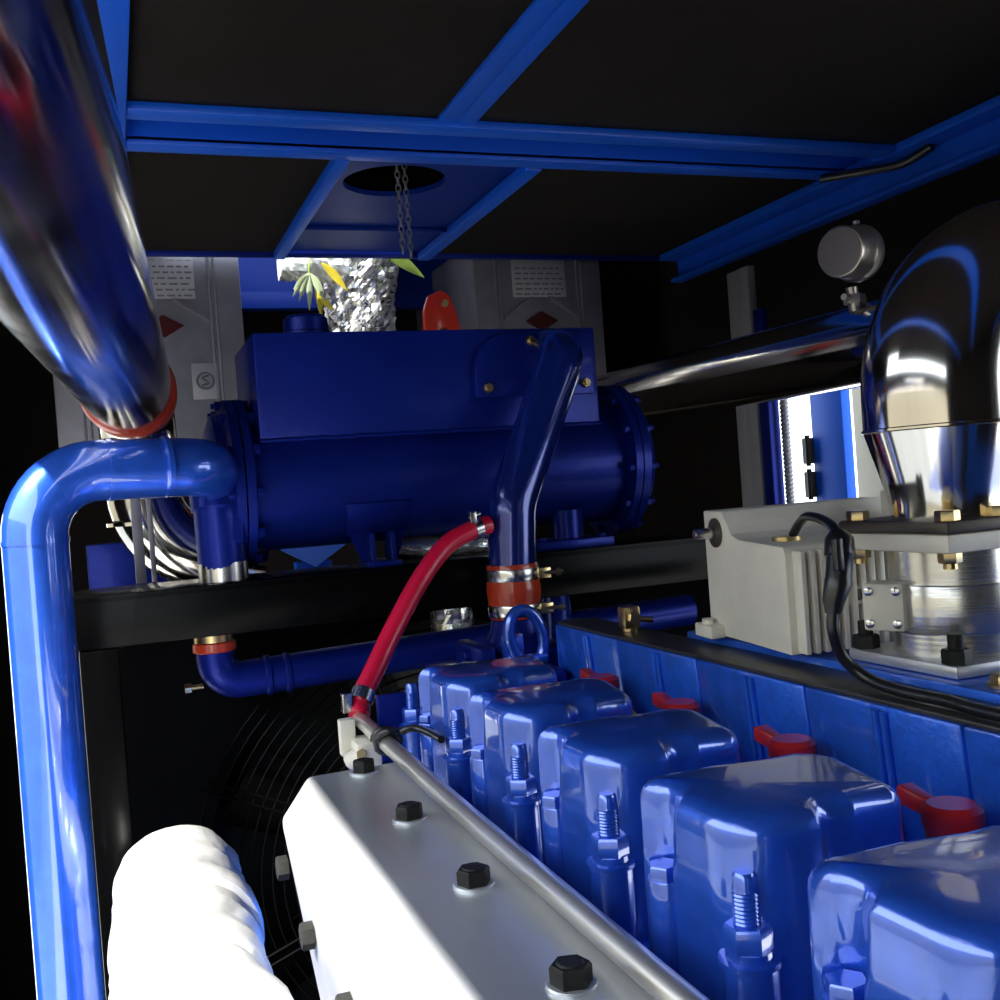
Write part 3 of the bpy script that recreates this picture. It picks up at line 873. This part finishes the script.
# foil duct lower left
fd = thing('foil_duct', 'sunlit aluminium-taped exhaust duct at lower left of the photo', 'duct', (0.05, 0.8, 1.27))
base = subdiv(fillet([(0.028, -0.3, 1.268), (0.0445, 1.435, 1.268), (0.046, 1.475, 0.85)], [.055], 10), .014)
rr = [0.0755 + 0.0030 * math.sin(i * 1.1) + .0016 * math.sin(i * 2.7) + random.uniform(-.0008, .0008) for i in range(len(base))]
MB().tube(base, rr, 56, True, 0.0035).done('tape_wrap', 'foil_tape', fd)
for y in (1.20, 0.93):
    MB().tube([(0.044, y, 1.268), (0.044, y + .006, 1.268), (0.0445, y + .03, 1.268), (0.0445, y + .036, 1.268)], [.080, .0835, .0835, .080], 48, True, .002).done('tape_band', 'foil_tape', fd)

# ------------------------------------------------------------------ rear things
def cabinet(x0, x1, label, inside):
    r = thing('sheet_metal_cabinet', label, 'cabinet', ((x0 + x1) / 2, 3.0, 1.84), 'grey sheet metal cabinets')
    MB().box((x0, 3.0, 1.84), (x1, 3.639, 2.50), .004).done('body', 'galv', r)
    k = MB()
    for x in (x0 + .07, x0 + .085, x1 - .085, x1 - .07):
        k = MB().tube([(x, 3.0, 1.86), (x, 3.0, 2.49)], .004, 6)
        k.done('fold_line', 'galv', r)
    cx = inside
    MB().box((cx - .09, 2.997, 2.33), (cx + .09, 3.0, 2.45), .0005).done('label_plate', 'label_grey', r)
    k = MB()
    for j in range(7):
        x = cx - .08
        while x < cx + .075:
            w = random.uniform(.008, .025); k.box((x, 2.9962, 2.437 - j * .016), (x + w, 2.997, 2.430 - j * .016 + (.002 if j else .006)), 0); x += w + .007
    k.done('label_lines', 'ink', r)
    MB().prism([(cx - .055, 2.998, 2.255), (cx, 2.998, 2.285), (cx + .055, 2.998, 2.255), (cx, 2.998, 2.222)], (0, -.004, 0)).done('diamond_emblem', 'red_diamond', r)
    for s_ in (-1, 1):
        k = MB()
        k.prism([(cx + s_ * .03, 2.998, 2.324), (cx + s_ * .03, 2.998, 2.332), (cx + s_ * .125, 2.998, 2.268), (cx + s_ * .125, 2.998, 2.258)], (0, -.008, 0))
        k.done('fold_ridge', 'galv', r)
    return r
cabinet(1.085, 1.515, 'grey sheet metal cabinet with red diamond emblem, right of the hanging foil pipe', 1.30)
cl_ = cabinet(-0.12, 0.385, 'grey sheet metal cabinet behind the left steel pipe, emblem mostly hidden', 0.17)
k = MB().box((.235, 2.997, 2.05), (.305, 3.0, 2.15), .0005); lb = k.done('round_mark_label', 'label_grey', cl_)
k = MB()
k.tube([(.27 + .022 * math.cos(t), 2.9965, 2.10 + .022 * math.sin(t)) for t in [2 * PI * j / 24 for j in range(25)]], .0035, 6, False)
k.tube(catmull([(.28, 2.9965, 2.113), (.262, 2.9965, 2.107), (.278, 2.9965, 2.093), (.26, 2.9965, 2.087)], 4), .004, 6)
k.done('round_mark', 'ink', lb)

ft = thing('foil_stack', 'foil-wrapped upright pipe in sunlight behind the blue tank', 'pipe', (0.75, 3.10, 2.0))
pts = subdiv([(0.770, 3.18, 1.98), (0.768, 3.18, 2.40), (0.758, 3.18, 2.60)], .012)
MB().tube(pts, [.105 + (.0 if p.z < 2.36 else min(.03, (p.z - 2.36) * .25)) for p in pts], 56, True, .016).done('foil_wrap', 'foil', ft, False)
fl = subdiv([(0.72, 3.11, 2.445), (0.60, 3.10, 2.447), (0.515, 3.10, 2.450)], .01)
MB().tube(fl, [.050 - .012 * abs(i / len(fl) - .4) for i in range(len(fl))], 28, True, .012).done('foil_flap', 'foil_tape', ft, False)

# plant sprigs at the roof opening
def leaf(k, o, d, L, w):
    o = V(o); d = V(d).normalized(); s_ = d.cross(V((0, 1, 0.3))).normalized(); up = s_.cross(d)
    st = []
    for j in range(7):
        t = j / 6
        p = o + d * L * t + V((0, 0, -.25 * L * t * t))
        ww = w * math.sin(PI * (0.08 + .9 * t)) * .5
        st.append([p - s_ * ww, p + up * w * .15 - up * .0, p + s_ * ww, p - up * .002])
    k.loft(st)
sp1 = thing('plant_sprig', 'pale leafy sprig hanging beside the sunlit foil pipe', 'plant', (0.58, 3.0, 2.43))
k = MB().tube(catmull([(0.600, 3.055, 2.47), (0.585, 3.0, 2.43), (0.58, 3.0, 2.38)], 4), .003, 6); k.done('stem', 'leaf', sp1)
k = MB()
for d_, L in (((-1, 0, -.9), .10), ((-.6, 0, -1), .10), ((-.1, 0, -1), .12), ((.6, 0, -1), .10), ((-.8, .1, -.5), .08), ((.7, 0, -.8), .08)):
    leaf(k, (0.583, 2.995, 2.400), d_, L * .72, .018)
k.done('leaves', 'leaf_pale', sp1)
k = MB()
leaf(k, (0.60, 3.0, 2.39), (.1, 0, -1), .10, .02); leaf(k, (0.605, 3.0, 2.33), (.9, 0, -.5), .05, .018); leaf(k, (.62, 2.995, 2.43), (.6, 0, -.5), .09, .025)
k.done('yellow_leaves', 'leaf_yellow', sp1)
k = MB(); leaf(k, (0.80, 2.985, 2.462), (1, 0, -.35), .13, .035); leaf(k, (0.79, 2.985, 2.464), (.5, 0, .2), .06, .03)
tag(k.done('plant_leaf', 'leaf'), 'single green leaf crossing the right side of the foil pipe top', 'leaf')

# chains hanging from the round opening
k0 = None
for nm, x, y, zb, lab in (('chain', 0.665, 2.30, 2.295, 'left strand of chain hanging from the round ceiling opening'), ('chain', 0.692, 2.33, 2.305, 'right strand of chain hanging from the round ceiling opening')):
    k = MB(); z = 2.553; j = 0
    while z > zb:
        ring = []
        for q in range(13):
            t = 2 * PI * q / 12
            a, bb = .0055 * math.cos(t), .010 * math.sin(t)
            ring.append((x + (a if j % 2 else 0), y + (0 if j % 2 else a), z + bb))
        k.tube(ring, .0018, 6, False); z -= .0155; j += 1
    tag(k.done(nm, 'galv'), lab, 'chain', 'chain strands')

# red hook shaped bracket
rb = thing('red_bracket', 'orange-red arched metal bracket with a brass bolt, behind the tank', 'bracket', (0.72, 2.2, 2.05))
arch = [(-.045, -.16), (-.040, -.02), (-.028, .012), (0, .024), (.02, .012), (.034, -.03), (.052, -.12), (.058, -.16), (.030, -.16), (.022, -.09), (.010, -.06), (-.004, -.06), (-.016, -.10), (-.018, -.16)]
MB().prism([(0.716 + x, 2.20, 2.168 + z) for x, z in arch], (0, .02, 0), .002).done('arch', 'orange_red', rb)
MB().hexa(.009, .008, (0.722, 2.20, 2.162), (0, -1, 0)).done('bolt', 'brass', rb)
MB().box((0.66, 2.225, 1.95), (0.70, 2.26, 2.10), .004).done('back_plate', 'label_grey', rb)
# post the bracket is bolted on
tag(MB().box((0.702, 2.221, 0.0), (0.74, 2.26, 2.09), .003).done('upright_post', 'black_matt'), 'black upright behind the tank carrying the orange-red bracket', 'post')

# blue pieces seen under and beside the tank
k = MB().prism([(0.34, 2.40, 1.648), (0.485, 2.29, 1.648), (0.42, 2.34, 1.598)], (0, .02, 0)); k.prism([(.34, 2.40, 1.648), (.485, 2.29, 1.648), (.50, 2.42, 1.648), (.36, 2.50, 1.648)], (0, 0, .008))
k.box((.38, 2.36, 0.0), (.46, 2.40, 1.61), .003)
tag(k.done('rear_frame_piece', 'frame_blue'), 'bright blue angled frame piece seen under the tank, left of its saddle', 'frame')
k = MB().box((-0.055, 2.30, 1.57), (0.10, 2.33, 1.69), .003).box((-0.055, 2.30, 0.0), (-0.01, 2.33, 1.57), .003)
tag(k.done('rear_crossmember', 'tank_blue'), 'blue frame piece glimpsed left of the polished elbow', 'frame')
# cable draped over the ceiling corner
k = MB().tube(catmull([(1.64, 2.05, 2.425), (1.68, 1.96, 2.415), (1.725, 1.88, 2.41), (1.74, 1.80, 2.425)], 8), .010, 10)
tag(k.done('corner_cable', 'rubber'), 'black cable draped at the ceiling corner where beams meet', 'cable')
